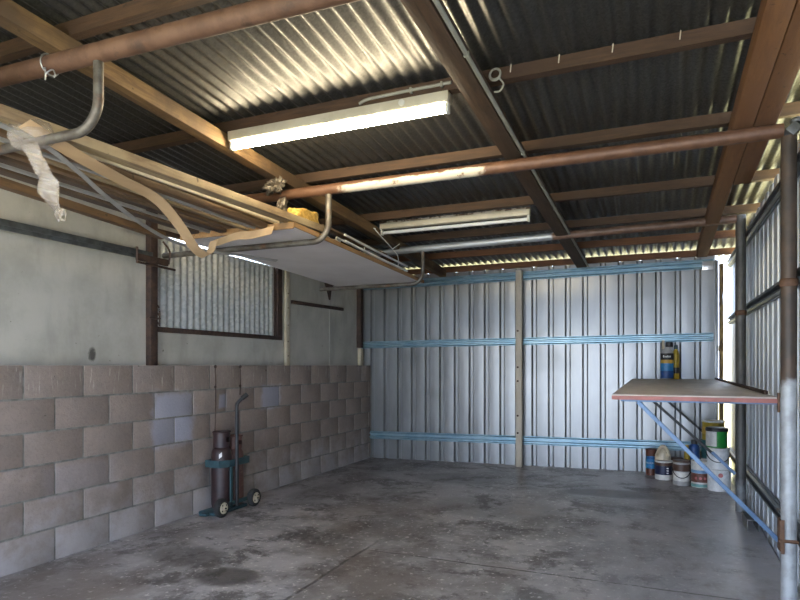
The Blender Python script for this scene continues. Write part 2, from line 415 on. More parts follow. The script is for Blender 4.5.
for zz in (1.53, 1.6, 1.66):
    m = MB(); m.tube([(XU+.02, WY0+.02, zz), (XU+.05, WY0+.02, zz), (XU+.05, WY0+.035, zz-.02)], .006, 8); m.build('latch', 'dark_rust', w)

# back wall: ribbed zinc sheeting
def trim_profile(u0, u1, pitch=.19, depth=.030):
    pts = []; k = math.floor(u0/pitch)
    while k*pitch < u1:
        b = k*pitch
        for du, dd in ((0, 0), (.017, 1), (.051, 1), (.068, 0), (.0685, 0), (.088, -.03), (.108, -.05), (.129, -.055), (.15, -.05), (.17, -.03), (.1895, 0)):
            if u0 <= b+du <= u1: pts.append((b+du, dd*depth))
        k += 1
    return pts
pr = trim_profile(-3.75, .605)
m = MB(); m.grid([[(u, YB+d, z) for u, d in pr] for z in (-.03, 2.35)], thick=.0012, smooth=True)
m.build('wall_back', 'zinc_sheet', kind='structure', angle=25, origin=(0, 0, 0))
m = MB(); m.box((.575, YB-.012, 0.02), (.605, YB-.004, 2.3), .002).box((.60, YB-.012, .02), (.606, YB+.05, 2.3))
m.build('trim_1', 'zinc_sheet', kind='structure', origin=(0, 0, 0))
pr = trim_profile(YF, 7.12, .19)
m = MB(); m.grid([[(xr(u)+d, u, z if z < 1 else z-.0645*(u-4)*.5) for u, d in pr] for z in (-.25, 2.43)], thick=.0012, smooth=True)
m.build('wall_right', 'zinc_side', kind='structure', angle=25, origin=(0, 0, 0))
# roof sheeting
m = MB()
n = int((1.15+3.8)/.076*8); us = [-3.8+4.95*i/n for i in range(n+1)]
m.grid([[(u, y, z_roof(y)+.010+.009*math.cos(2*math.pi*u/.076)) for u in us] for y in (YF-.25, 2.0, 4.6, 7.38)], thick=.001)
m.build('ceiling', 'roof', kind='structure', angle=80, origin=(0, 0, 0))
# header over the open front
m = MB(); m.box((-3.6, YF-.06, 2.12), (.62, YF, 2.88)); m.build('wall_front', 'fibre', kind='structure', origin=(0, 0, 0))

# ================================================================ ROOF TIMBERS AND PIPES
def rafter(name, x0, x1, y0, y1, mt, label, tilt=0):
    m = MB(); d = .088
    M = Matrix.Identity(4)
    m.box((x0, 0, 0), (x1, (y1-y0), d), .004)
    for v in m.bm.verts:
        f = v.co.y; v.co.y += y0; v.co.z += z_rafter(y0+f); v.co.x += tilt*f
    return m.build(name, mt, None, label, 'rafter', 'roof rafters')
rafter('rafter', -2.525, -2.445, YF, 6.8, 'rafter_left', 'tan weathered timber rafter with bark-stained edges, above the rack, its end by crumpled foil', .02)
rafter('rafter', -.935, -.832, YF, 6.75, 'rafter_mid', 'dark brown timber rafter with a pale conduit along its side, middle of the roof', .02)
rafter('rafter', .377, .476, YF, 6.62, 'rafter_right', 'long orange-brown timber rafter over the bench reaching the back wall')
rafter('rafter', .480, .582, YF, 4.55, 'rafter_right', 'shorter orange-brown timber board doubled against the rafter over the bench')
PUR = [(-.1, 'purlin', 'rough timber purlin nearest the open front'), (.9, 'purlin', 'rough timber purlin second from the open front'),
       (1.9, 'purlin', 'dark rough timber purlin crossing above the rusty pipe with the wire tie'),
       (2.93, 'purlin', 'rough brown timber purlin that carries the lit fluorescent batten'),
       (3.80, 'purlin', 'rough brown timber purlin above the white-flaked rusty pipe'),
       (4.80, 'purlin', 'dark timber purlin that carries the unlit fluorescent batten'),
       (5.55, 'purlin', 'dark brown timber purlin above the half galvanised pipe'),
       (6.30, 'purlin_red', 'reddish timber purlin second from the back wall'),
       (6.98, 'purlin_red', 'reddish timber purlin resting along the top of the back wall')]
for i, (y, mt, lab) in enumerate(PUR):
    m = MB(); z = z_purlin(y)+.003
    w = .05 if i != 8 else .04
    hw = .065
    # hand-sawn: edges wander a little
    n = 22; ring = []
    for k in range(n+1):
        x = -3.52+(4.52 if y > 2 else 4.4)*k/n
        q = [mnoise.noise(Vector((x*1.3, i*7.1, j*3.3))) for j in range(4)]
        ring.append([m.bm.verts.new(p) for p in ((x, y-w/2+q[0]*.008, z+max(0, q[1])*.008), (x, y+w/2+q[2]*.006, z+max(0, q[3])*.006), (x, y+w/2, z+hw), (x, y-w/2, z+hw))])
    for A, B in zip(ring, ring[1:]):
        for k in range(4): m.bm.faces.new((A[k], A[(k+1) % 4], B[(k+1) % 4], B[k]))
    m.bm.faces.new(ring[0][::-1]); m.bm.faces.new(ring[-1])
    o = m.build('purlin', mt, None, lab, 'purlin', 'roof purlins')
    if i == 3:
        for x in [-.65, -.42, -.18, .1]:
            c = MB(); c.bar((x, y-w/2-.004, z+.03), (x+.004, y-w/2-.004, z+.07), .005, .003, (0, 1, 0)); c.build('nail', 'cream', o)

# pipes across the roof
MT['pipe2'] = pipe_two('pipe_flaked', (.10, .048, .026), (.145, .072, .04), (.46, .415, .34), -.47, .46, .05, lower_only=True)
MT['pipe3'] = pipe_two('pipe_halfzinc', (.11, .065, .045), (.17, .10, .07), (.40, .43, .46), -2.2, .60, .6, lower_only=False)
def hpipe(mt, y, zl, zr, x0, x1, r, label, name='roof_pipe'):
    m = MB(); m.tube([(x0+(x1-x0)*i/8, y, zl+(zr-zl)*i/8) for i in range(9)], r, 20)
    return m.build(name, mt, None, label, 'pipe', 'pipes across the roof')
p1 = hpipe('rust_pipe', 1.67, 2.44, 2.35, -3.50, .60, .037, 'rusty brown roof pipe with a wire tie, closest to the open front')
p2 = hpipe('pipe2', 3.57, 2.405, 2.395, -3.50, .60, .037, 'rusty roof pipe with flaking white paint along its middle')
p3 = hpipe('pipe3', 5.466, 2.325, 2.372, -3.50, .60, .034, 'roof pipe, half galvanised and half brown, in front of the back wall')
# wire tie round the first pipe
m = MB(); c = Vector(atY(50, 62, 1.67)); c.y = 1.67; c.z = 2.44-.09*(c.x+3.5)/4.1
m.tube(arc(c, (0, 1, 0), (0, 0, 1), .041, 0, 2*math.pi, 20), .003, 6, False)
b0 = c+Vector((.02, -.035, -.035))
m.tube(smooth_path([c+Vector((0, -.03, -.03)), b0, b0+Vector((.0, 0, -.045)), b0+Vector((.005, 0, -.02)), b0+Vector((.04, 0, -.012)), b0+Vector((.055, 0, -.03)), b0+Vector((.05, 0, -.045))]), .003, 6)
m.build('wire_tie', 'wire', None, 'loop of galvanised wire knotted round the nearest rusty roof pipe', 'wire')

# posts on the right
MT['post_front'] = post_two('post_front', 1.12, (.06, .048, .04), (.095, .066, .048), (.42, .44, .46), (.30, .31, .32))
MT['post_back'] = post_two('post_back', .25, (.075, .072, .068), (.11, .105, .10), (.20, .21, .22), (.12, .12, .125))
def post(x, y, r, ztop, mt, label):
    t = thing('pipe_post', (x, y, 0), label, 'post', 'pipe posts along the side wall')
    m = MB(); m.tube([(x, y, 0), (x, y, .6), (x, y, 1.2), (x, y, 1.8), (x, y, ztop)], r, 22); m.build('shaft', mt, t)
    m = MB(); m.lathe([(r, -.02), (r+.005, -.014), (r+.006, 0), (r+.005, .014), (r, .02)], (x, y, 1.62)); m.build('collar', 'rust_pipe', t)
    return t
PF = (.625, 3.57); PB = (.630, 5.466)
pf = post(*PF, .036, 2.36, 'post_front', 'pipe post, rusty above and pale galvanised below, at the bench front corner')
pb = post(*PB, .037, 2.40, 'post_back', 'dark grey pipe post halfway along the bench, in front of the side wall')
m = MB(); m.bar((.62, 3.57, 2.37), (.66, 3.57, 2.41), .09, .05, (0, 0, 1), .004); m.lathe([(.0, 0), (.03, .0), (.034, .01), (.02, .025), (0, .03)], (.655, 3.55, 2.42), 14); m.build('top_bracket', 'rail', pf)
m = MB()
for a in (-1, 1): m.box((.585, PF[1]+a*.038-.003, .25), (.60, PF[1]+a*.038+.003, .42))
m.box((.58, 3.53, .26), (.588, 3.61, .42), .003); m.tube([(.575, 3.535, .315), (.66, 3.535, .315)], .009, 8); m.build('strut_clamp', 'rust_pipe', pf)
# mid post of back wall
MT['post_cream'] = plain('post_cream', (.50, .45, .37), (.40, .35, .28), 7, .6, 0, (1, 1, .4), c=(.15, .07, .04), cs=6, clo=.62, chi=.68)
c = atY(519.5, 465, 6.95)
m = MB(); m.box((c.x-.036, 6.90, floor_z(c.x, 6.9)), (c.x+.036, 6.965, 2.30), .005)
t = m.build('wall_post', 'post_cream', None, 'cream painted steel post with rust spots standing midway along the back wall', 'post')
for zz in (.42, .62, 1.02, 1.18, 1.6):
    m = MB(); m.lathe([(0, 0), (.012, 0), (.012, -.004), (0, -.004)], (c.x-.01, 6.90, zz), 12, 'y'); m.build('bolt_hole', 'dark_rust', t)

# girts
def cgirt(p0, p1, h, d, mt, label, inward, group):
    """a C section: web against the sheet, flanges and lips towards the room"""
    p0, p1 = Vector(p0), Vector(p1); iv = Vector(inward); up = Vector((0, 0, 1)); th = .004
    pts = [(.002, -h*.5), (d*.55, -h*.5), (d*.55, -h*.44), (d*.4, -h*.40), (d, -h*.30), (d, -h*.16), (d*.25, -h*.06), (d*.25, h*.06), (d, h*.16), (d, h*.30), (d*.4, h*.40), (d*.55, h*.44), (d*.55, h*.5), (.002, h*.5)]
    m = MB(); m.grid([[p+iv*a+up*b for a, b in pts] for p in (p0, p1)], thick=.0025, smooth=False)
    return m.build('girt', mt, None, label, 'girt', group)
def wg(z0, z1, label, h, x1=.56):
    cgirt((-3.54, YB-.003, z0), (x1, YB-.003, z1), h, .035, 'girt_blue', label, (0, -1, 0), 'girts on the back wall')
wg(.298, .350, 'lowest blue zinc girt on the back wall, just above the floor', .10)
wg(1.467, 1.497, 'middle blue zinc girt across the back wall at eye height', .09)
wg(2.235, 2.262, 'blue zinc girt along the top of the back wall', .10)
def rg(z, label, h, y1=7.05):
    cgirt((xr(-.7)-.004, -.7, z), (xr(y1)-.004, y1, z), h, .04, 'girt_dark', label, (-1, 0, 0), 'girts on the side wall')
rg(.315, 'dark steel girt low on the ribbed side wall under the bench', .09)
rg(1.665, 'dark steel girt on the side wall above the bench', .09)
rg(2.255, 'dark steel girt along the top of the side wall under the eave', .09)
# rusty angle at the back right corner and small zinc bracket
m = MB(); n = 26
rows = []
for k in range(n+1):
    z = .06+2.2*k/n; q = .012*mnoise.noise(Vector((0, 0, z*6)))+.008*mnoise.noise(Vector((3, 0, z*17)))
    rows.append([(.612, YB-.005, z), (.655+q, YB+.0, z), (.655+q, YB+.03, z)])
m.grid(rows, thick=.006, smooth=False)
MT['corner'] = plain('corner_rust', (.30, .20, .07), (.08, .05, .03), 11, .8, 0, (1, 1, .4))
m.build('corner_angle', 'corner', None, 'corroded yellow-brown steel angle standing in the bright back corner', 'angle')
c = atY(708, 264, 6.93)
m = MB(); m.box((c.x-.05, 6.995, c.z-.05), (c.x+.055, 7.001, c.z+.04), .002)
for a in (-.025, .03):
    for b in (-.02, .02): m.lathe([(0, 0), (.008, 0), (.008, -.006), (0, -.006)], (c.x+a, 6.995, c.z+b), 8, 'y')
m.build('joining_plate', 'alu', None, 'small bolted zinc plate at the end of the top blue girt', 'plate')

# left wall uprights
yp = atX(149, 300, XU).y
t = thing('wall_upright', (XU+.03, yp, 1.2), 'dark rusty steel upright beside the window on the block wall', 'post')
m = MB(); m.box((XU+.002, yp-.035, 1.2), (XU+.055, yp+.035, 2.52), .004); m.build('shaft', 'dark_rust', t)
m = MB(); m.tube([(XU+.06, yp-.06, 1.56), (XU+.07, yp, 1.555), (XU+.06, yp+.05, 1.56)], .007, 8).tube([(XU+.06, yp+.045, 1.62), (XU+.06, yp+.045, 1.5)], .006, 8)
m.build('tie_wire', 'dark_rust', t)
ys_ = atX(284, 320, XU).y
m = MB(); m.box((XU+.002, ys_-.005, 1.2), (XU+.03, ys_+.065, 2.45), .004); t = m.build('cover_strip', 'cream', None, 'cream painted timber cover strip on the wall beside the window', 'strip')
for zz in (1.3, 1.45, 1.62, 1.8, 1.95):
    m = MB(); m.lathe([(0, 0), (.007, 0), (.007, .003), (0, .003)], (XU+.03, ys_+.03, zz), 8, 'x'); m.build('nail', 'dark_rust', t)
m = MB(); m.box((XU+.002, 6.93, 1.2), (XU+.05, 7.0, 1.42), .003); m.build('post_foot', 'cream', None, 'short cream painted post foot on the block wall at the back corner', 'post')
m = MB(); m.box((XU+.002, 6.90, 1.43), (XU+.06, 6.97, 2.3), .003); m.build('wall_upright', 'dark_rust', None, 'dark rusty steel upright at the back end of the left wall', 'post')
a, b = atX(290, 302, XU), atX(341, 309.5, XU)
m = MB(); m.bar((XU+.025, a.y, a.z), (XU+.025, b.y, b.z-.0), .03, .035, bev=.003); m.build('wall_rail', 'dark_rust', None, 'short dark rusty bar fixed to the wall past the window', 'bar')
a = atX(330, 287, XU+.03)
m = MB()
m.bm.verts.ensure_lookup_table()
P = [(a.y-.12, a.z+.09), (a.y+.12, a.z+.06), (a.y+.05, a.z-.03), (a.y+.02, a.z-.15), (a.y-.03, a.z-.05)]
A = [m.bm.verts.new((XU+.004, y, z)) for y, z in P]; B = [m.bm.verts.new((XU+.024, y, z)) for y, z in P]
m.bm.faces.new(A); m.bm.faces.new(B[::-1])
for k in range(5): m.bm.faces.new((A[k], A[(k+1) % 5], B[(k+1) % 5], B[k]))
m.build('gusset_bracket', 'dark_rust', None, 'dark torn steel gusset on the wall under the rack panel', 'bracket')
# long rail with its hook at the end
a, b = atX(0, 222, XU+.09), atX(141, 250, XU+.09)
zr = 2.015
t = thing('wall_rail', (XU+.09, 2.2, zr), 'long grey steel rail along the upper left wall ending in a hook at the upright', 'rail')
m = MB(); m.box((XU+.062, -.6, zr-.028), (XU+.072, b.y+.1, zr+.028), .002).box((XU+.062, -.6, zr+.022), (XU+.105, b.y+.1, zr+.028), .002).box((XU+.099, -.6, zr-.008), (XU+.105, b.y+.1, zr+.028), .002)
m.build('channel', 'rail', t)
m = MB()
m.bar((XU+.11, b.y-.06, zr-.03), (XU+.11, b.y+.24, zr-.03), .02, .05, bev=.003)
m.tube([(XU+.125, b.y-.07, zr+.04), (XU+.125, b.y-.07, zr-.07), (XU+.125, b.y+.3, zr-.075)], .009, 8)
m.tube(smooth_path([(XU+.12, b.y+.24, zr-.04), (XU+.12, b.y+.25, zr+.06), (XU+.1, b.y+.2, zr+.13)]), .007, 8)
m.build('hook', 'dark_rust', t)
for yy in (.3, 1.6): 
    m = MB(); m.box((XU+.001, yy, zr-.03), (XU+.062, yy+.04, zr+.03), .002); m.build('bracket', 'rail', t)
m = MB(); q = atX(139, 229, XU+.07); m.bar((XU+.08, q.y-.10, q.z), (XU+.08, q.y+.14, q.z), .025, .035, bev=.004); m.build('latch_bolt', 'dark_rust', None, 'short dark steel bolt across the upright above the rail', 'bolt')

# bolts and rust drips: two thin rusty wires down the block wall
for px, y0, y1, lab in ((215, 352, 432, 'longer thin rusty wire hanging down the block wall behind the gas bottles'), (240, 345, 395, 'shorter thin rusty wire hanging over the top block course')):
    a, b = atX(px, y0, XL+.004), atX(px, y1, XL+.004)
    m = MB(); z0 = min(a.z, 1.19); m.tube(smooth_path([(XL+.006, a.y, z0), (XL+.007, a.y+.004, (z0+b.z)/2), (XL+.006, a.y-.003, b.z)]), .004, 6)
    m.tube([(XL+.004, a.y, z0-.0), (XL+.012, a.y, z0-.0)], .014, 8)
    m.tube([(XL+.004, a.y, z0-.17), (XL+.010, a.y, z0-.17)], .012, 8)
    m.build('rusty_wire', 'dark_rust', None, lab, 'wire', 'rusty wires on the block wall')

# ================================================================ RACK: three J-shaped hanger pipes and what lies on them
def hanger(px, Y, ztop, zarm, xw, label, r=.02, xe=XU+.03):
    x = xw; R = .12
    pts = [(x, Y, ztop), (x, Y, zarm+R+.08), (x, Y, zarm+R)]
    pts += arc((x-R, Y, zarm+R), (1, 0, 0), (0, 0, -1), R, 0, math.pi/2, 10)[1:]
    pts += [(x-.6, Y, zarm), (xe, Y, zarm)]
    m = MB(); m.tube(pts, r, 16)
    return m.build('rack_hanger', 'hook', None, label, 'hanger', 'pipe hangers of the overhead rack')
XH = -2.0
hanger(98, 1.67, 2.37, 2.113, -1.975, 'bent pipe hanger welded under the rusty pipe with the wire tie', .019)
hanger(328, 3.57, 2.366, 2.053, -2.05, 'bent pipe hanger under the white-flaked pipe, holding the grey panel', .021)
hanger(423, 5.466, 2.31, 2.0, -2.085, 'bent pipe hanger closest to the back wall, under the end of the grey panel', .019, -3.24)
def zarm(y): return 2.113-.0318*(y-1.67) if y < 3.57 else 2.053-.028*(y-3.57)
def top(y, r=.021): return zarm(y)+r+.002
# the panel
P0, P1 = 3.27, 5.62
m = MB(); px0, px1 = -3.06, -2.14
m.use('panel').bar((px0+.46, P0, top(P0)+.014), (px0+.46, P1, top(P1)+.014), .92, .018)
t = m.build('storage_panel', None, None, 'large flat grey panel lying across the rack hangers', 'panel')
for v in t.data.vertices: pass
e = MB(); e.bar((px1+.004, P0, top(P0)+.022), (px1+.004, P1, top(P1)+.022), .012, .032); e.build('edge_strip', 'panel_edge', t, 'tan timber lipping')
e = MB(); e.bar((px0, P0-.006, top(P0)+.014), (px1+.01, P0-.006, top(P0)+.014), .012, .04, (0, 0, 1)); e.build('end_strip', 'panel_edge', t, 'tan timber lipping')
# boards and strips.  (x at y0, x at y1, y0, y1, lift, width, height, material, label)
BO = [
 (-2.405, -2.115, .55, 3.66, .000, .048, .030, .046, 'board_a', 'weathered timber plank on edge, outermost on the overhead rack'),
 (-2.454, -2.207, .50, 3.30, .012, .048, .050, .016, 'board_b', 'pale timber strip lying flat against the outermost rack plank'),
 (-2.496, -2.267, .45, 3.30, .000, .046, .012, .030, 'cream', 'cream painted thin strip on edge, beside the pale rack strip'),
 (-2.535, -2.335, .45, 3.24, .002, .002, .045, .035, 'board_c', 'brown square batten on the rack, inside the cream strip'),
 (-2.585, -2.395, .70, 3.21, .000, .000, .022, .018, 'metal_white', 'pale narrow strip low on the rack, ending short of the grey panel'),
 (-2.655, -2.465, .40, 3.23, .000, .000, .036, .035, 'board_a', 'weathered batten in the middle of the rack'),
 (-2.735, -2.545, .55, 3.15, .000, .000, .040, .020, 'board_c', 'brown flat board in the middle of the rack'),
 (-2.815, -2.655, .50, 3.22, .000, .000, .060, .030, 'board_d', 'dark stained board lying deep on the rack'),
 (-2.87, -2.755, .60, 3.20, .000, .000, .022, .012, 'metal_white', 'thin bright metal strip lying on the rack'),
 (-2.94, -2.855, .45, 3.18, .000, .000, .070, .025, 'board_d', 'wide dark board on the rack toward the wall'),
 (-3.03, -3.18, .50, 3.22, .000, .000, .055, .045, 'board_c', 'thick brown timber lying askew on the rack, innermost by the wall'),
 (-2.53, -2.33, .60, 3.70, .044, .060, .060, .018, 'board_b', 'pale flat board on top of the brown batten'),
 (-2.66, -2.45, .50, 3.90, .042, .055, .080, .022, 'board_a', 'weathered flat board stacked mid rack, running onto the panel'),
 (-2.80, -2.62, .60, 3.50, .040, .055, .060, .020, 'board_c', 'brown board stacked over the dark boards, running onto the panel'),
]
for x0, x1, y0, y1, l0, l1, w, h, mt, lab in BO:
    m = MB(); p0 = Vector((x0, y0, top(y0)+l0+h/2)); p1 = Vector((x1, y1, top(y1)+l1+h/2))
    m.bar(p0, p1, w, h, bev=.002)
    m.build('rack_board', mt, None, lab, 'board', 'timbers on the overhead rack')
# drooping aluminium channel
pts = smooth_path([(-2.30, 1.10, 2.160), (-2.355, 1.50, 2.146), (-2.385, 1.74, 2.138), (-2.44, 1.95, 2.095), (-2.52, 2.16, 2.052), (-2.70, 2.56, 2.015), (-2.83, 2.94, 1.997), (-2.83, 3.25, 1.990), (-2.78, 3.5, 2.0), (-2.7, 3.9, 2.015)], 6)
def ribbon(pts, w, side, thick, name, mt, **kw):
    m = MB(); rows = []
    for i, p in enumerate(pts):
        s = side(i/(len(pts)-1)).normalized()*w/2; rows.append([p-s, p+s])
    m.grid(rows, thick=thick); return m.build(name, mt, **kw)
ribbon(pts, .022, lambda f: Vector((.75, .1, .45)), .006, 'metal_trim', 'metal_white', label='long bright metal trim drooping in a curve under the rack', cat='trim strip')
# tan veneer strip that curls down
pts = smooth_path([(-2.27, 1.58, 2.148), (-2.31, 1.85, 2.112), (-2.38, 2.13, 2.102), (-2.44, 2.42, 2.088), (-2.51, 2.66, 2.01), (-2.57, 2.84, 1.925), (-2.60, 2.96, 1.893), (-2.585, 3.00, 1.90), (-2.57, 3.01, 1.945), (-2.56, 3.02, 1.99), (-2.575, 3.04, 1.995)], 6)
def sd(f): return Vector((.8, .15, .35)) if f < .72 else Vector((.9-2*(f-.72), .1+1.5*(f-.72), .3))
ribbon(pts, .062, sd, .002, 'veneer_strip', 'tan_strip', label='tan veneer strip peeling off the rack and curling up at its tip', cat='strip')
pts = smooth_path([(-2.62, 3.12, 2.00), (-2.50, 3.17, 2.042), (-2.40, 3.19, 2.044), (-2.25, 3.21, 2.068)], 6)
ribbon(pts, .06, lambda f: Vector((.05, .35, .9)), .002, 'veneer_strip', 'tan_strip', label='short tan veneer piece hanging at the front edge of the grey panel', cat='strip')
# plastic film tied round the first hanger arm
m = MB(); c = atY(33, 137, 1.67); rows = []
t = thing('plastic_wrap', (c.x, 1.67, c.z), 'torn clear plastic wrap tied on the nearest hanger and hanging down', 'plastic wrap')
prof = [(.035, .050), (.028, .060), (.0, .066), (-.04, .062), (-.075, .048), (-.10, .030)]
m.lathe([(r*(1+.18*math.sin(i*2.1)), -h) for i, (h, r) in enumerate(prof)], (c.x, 1.655, c.z), 22, 'x', 1.1, .9)
for v in m.bm.verts:
    q = mnoise.noise(v.co*28); v.co += Vector((.012*q, .010*mnoise.noise(v.co*33+Vector((5, 0, 0))), .014*q))
m.build('knot', 'bag', t)
m = MB(); n = 26; e = atY(69, 216, 1.70)
for k in range(n+1):
    f = k/n; p = Vector((c.x+.045, 1.625, c.z-.05)).lerp(Vector((e.x, 1.66, e.z)), f)
    w = .030+.095*math.sin(math.pi*min(1, f*1.05))**.8-.02*f
    rows.append([p+Vector((w*a, .018*math.sin(a*5+f*9)+.012*math.sin(7*f+a), .01*math.sin(a*4+f*20))) for a in [-.5+j/7 for j in range(8)]])
m.grid(rows, thick=.0008); m.build('tail', 'bag', t)
m = MB()
for k in range(5):
    a0 = Vector((e.x+random.uniform(-.02, .02), 1.66, e.z+.02)); m.tube(smooth_path([a0, a0+Vector((random.uniform(-.02, .03), .005, -.02)), a0+Vector((random.uniform(-.03, .03), 0, -.05))], 4), .003, 6)
m.build('shred', 'bag', t)

# yellow foam lying against the second hanger
def lump(name, c, size, mt, seed, amp, label, cat, rot=(0, 0, 0), freq=9, sub=5):
    m = MB(); r = bmesh.ops.create_icosphere(m.bm, subdivisions=sub, radius=1)
    R = Matrix.Rotation(rot[2], 3, 'Z') @ Matrix.Rotation(rot[1], 3, 'Y') @ Matrix.Rotation(rot[0], 3, 'X')
    for v in m.bm.verts:
        d = v.co.normalized(); k = 1/max(abs(d.x), abs(d.y), abs(d.z))**.75    # rounded block
        p = Vector((d.x*k*size[0], d.y*k*size[1], d.z*k*size[2])); q = Vector((seed, seed*1.7, 0))
        p += d*amp*(mnoise.noise(p*freq+q)+.6*mnoise.noise(p*freq*2.6+q)+.4*mnoise.noise(p*freq*6+q))
        v.co = Vector(c)+R @ p
    m._faces(m.bm.faces, True)
    return m.build(name, mt, None, label, cat, angle=75)
lump('foam_block', (-2.213, 3.52, 2.187), (.048, .17, .075), 'foam', 3, .014, 'yellow foam block lying on the grey panel at the second hanger', 'foam', (.12, 0, .1), 14)
fo = lump('foil_wrap', (-2.40, 3.45, 2.435), (.045, .04, .045), 'foil', 9, .045, 'crumpled silver foil stuffed between pipe and tan rafter', 'foil', (0, .3, .4), 18)
lump('foil_wrap', (-2.325, 3.40, 2.235), (.028, .028, .085), 'foil', 5, .035, 'crumpled silver foil standing on the rack under the pipe', 'foil', (0, 0, .4), 22)
# white wire rack with long strips on the panel
t = thing('wire_rack', (-2.2, 4.6, top(4.6)+.03), 'white wire basket frame lying along the edge of the grey panel', 'wire rack')
m = MB()
za = lambda y: top(y)+.046
for x, dz in ((-2.13, .0), (-2.13, .045), (-2.20, .03), (-2.27, 0)):
    m.tube([(x, 3.95, za(3.95)+dz+.02), (x, 4.5, za(4.5)+dz+.008), (x+.01, 5.15, za(5.15)+dz)], .009, 8)
for y in (4.3, 5.15):
    m.tube([(-2.14, y, za(y)+.045), (-2.14, y, za(y)), (-2.29, y, za(y))], .005, 8)
m.build('wire_frame', 'white_plastic', t)
m = MB(); m.tube(smooth_path([(-2.14, 4.98, za(5)+.0), (-2.14, 4.98, za(5)+.1), (-2.16, 4.90, za(5)+.16), (-2.22, 4.7, za(5)+.28), (-2.225, 4.68, za(5)+.30)]), .004, 8)
m.tube([(-2.225, 4.68, za(5)+.30), (-2.25, 4.70, za(5)+.31)], .005, 8)
m.tube([(-2.16, 4.90, za(5)+.16), (-2.11, 4.95, za(5)+.21)], .003, 6).build('wire_prong', 'white_plastic', t)
m = MB(); m.bar((-2.215, 3.72, top(3.72)+.135), (-2.165, 4.75, top(4.75)+.120), .055, .014, bev=.002); m.build('rack_board', 'board_c', None, 'short brown strip lying over the white wire rack', 'board', 'timbers on the overhead rack')
m = MB(); c = Vector((-2.29, 3.95, 2.155))
m.tube(smooth_path([c+Vector((-.02, -.16, .0)), c+Vector((0, -.05, .015)), c+Vector((.01, .06, .0)), c+Vector((.01, .16, .01))]), .018, 10, radii=None)
m.lathe([(0, 0), (.022, .005), (.026, .02), (.018, .035), (0, .04)], c+Vector((.012, .16, .0)), 14)
m.build('plastic_pipe', 'white_plastic', None, 'short white plastic pipe with a round end on the rack behind the hanger', 'pipe')

# ================================================================ LIGHTS
def batten(y, z, x0, x1, lit, label):
    t = thing('fluorescent_light', ((x0+x1)/2, y, z), label, 'light', 'fluorescent battens on the roof')
    m = MB(); m.box((x0, y-.032, z), (x1, y+.032, z+.052), .004)
    m.box((x0, y-.028, z-.004), (x1, y+.028, z), .001); m.build('housing', 'white_enamel', t)
    for s, x in ((1, x0+.004), (-1, x1-.004)):
        m = MB(); m.box((min(x, x+s*.018), y-.018, z-.055), (max(x, x+s*.018), y+.018, z), .004); m.build('lamp_holder', 'white_plastic', t)
    m = MB(); m.tube([(x0+.024, y, z-.033), (x1-.024, y, z-.033)], .018 if lit else .0155, 18); m.build('tube', 'lit' if lit else 'tube_off', t, 'glowing tube' if lit else None)
    return t
za_ = z_purlin(2.93)
b1 = batten(2.92, 2.547, -2.35, -.965, True, 'lit fluorescent batten glowing under the roof above the rack')
m = MB(); m.lathe([(0, 0), (.017, 0), (.017, -.006), (.006, -.01), (0, -.01)], (-1.22, 2.888, 2.575), 16, 'y'); m.build('starter', 'white_plastic', b1)
b2 = batten(4.98, 2.445, -2.31, -.95, False, 'unlit fluorescent batten with a dusty housing, behind the lit one')
m = MB(); rows = []
for k in range(41):
    x = -2.305+1.36*k/40; q = mnoise.noise(Vector((x*7, 1, 2))); rows.append([(x, 4.95-.01+.008*q, 2.502+.02*max(0, q)), (x, 4.95+.05, 2.500)])
m.grid(rows, thick=.012); m.build('mounting_strip', 'flake', b2, 'flaking rusty white mounting strip')
# conduit down the middle rafter with a coil of cable
m = MB()
ry = lambda y: (-.832+.02*(y-YF)+.0145, y, z_rafter(y)+.012)
m.tube([ry(y) for y in (YF, 1, 2, 3, 4, 5, 6, 6.74)], .0105, 12)
t = m.build('conduit', 'conduit', None, 'pale conduit running down the dark middle rafter', 'conduit')
for y in (1.6, 2.5, 3.6, 4.7, 5.8):
    m = MB(); c = Vector(ry(y)); m.box(c-Vector((.012, .006, .012)), c+Vector((.012, .006, .012)), .002); m.build('saddle_clip', 'conduit', t)
m = MB(); c = Vector((ry(2.85)[0]+.028, 2.87, z_purlin(2.87)+.012))
pts = []
for k in range(70):
    a = 2*math.pi*k/24; rr = .026+.003*math.sin(k*.31); pts.append(c+Vector((rr*math.cos(a), -.012+.004*math.sin(k*.2), rr*math.sin(a)+.0)))
m.tube(pts, .0045, 8)
m.tube(smooth_path([pts[-1], c+Vector((.04, 0, -.05)), c+Vector((.02, .01, -.075)), c+Vector((-.01, .02, -.07))]), .0045, 8)
m.build('cable_coil', 'conduit', None, 'small coil of pale cable hung beside the middle rafter', 'cable')
m = MB(); y = 2.93-.036
m.tube(smooth_path([(-1.47, y, z_purlin(2.93)+.016), (-1.42, y-.006, z_purlin(2.93)+.028), (-1.3, y, z_purlin(2.93)+.034), (-1.1, y, z_purlin(2.93)+.036), (-.95, y, z_purlin(2.93)+.036)]), .0085, 8)
for x in (-1.17, -1.0): m.box((x-.006, y-.011, z_purlin(2.93)+.02), (x+.006, y+.012, z_purlin(2.93)+.048), .002)
m.build('cable', 'conduit', None, 'pale flat cable clipped to the purlin above the lit batten', 'cable')

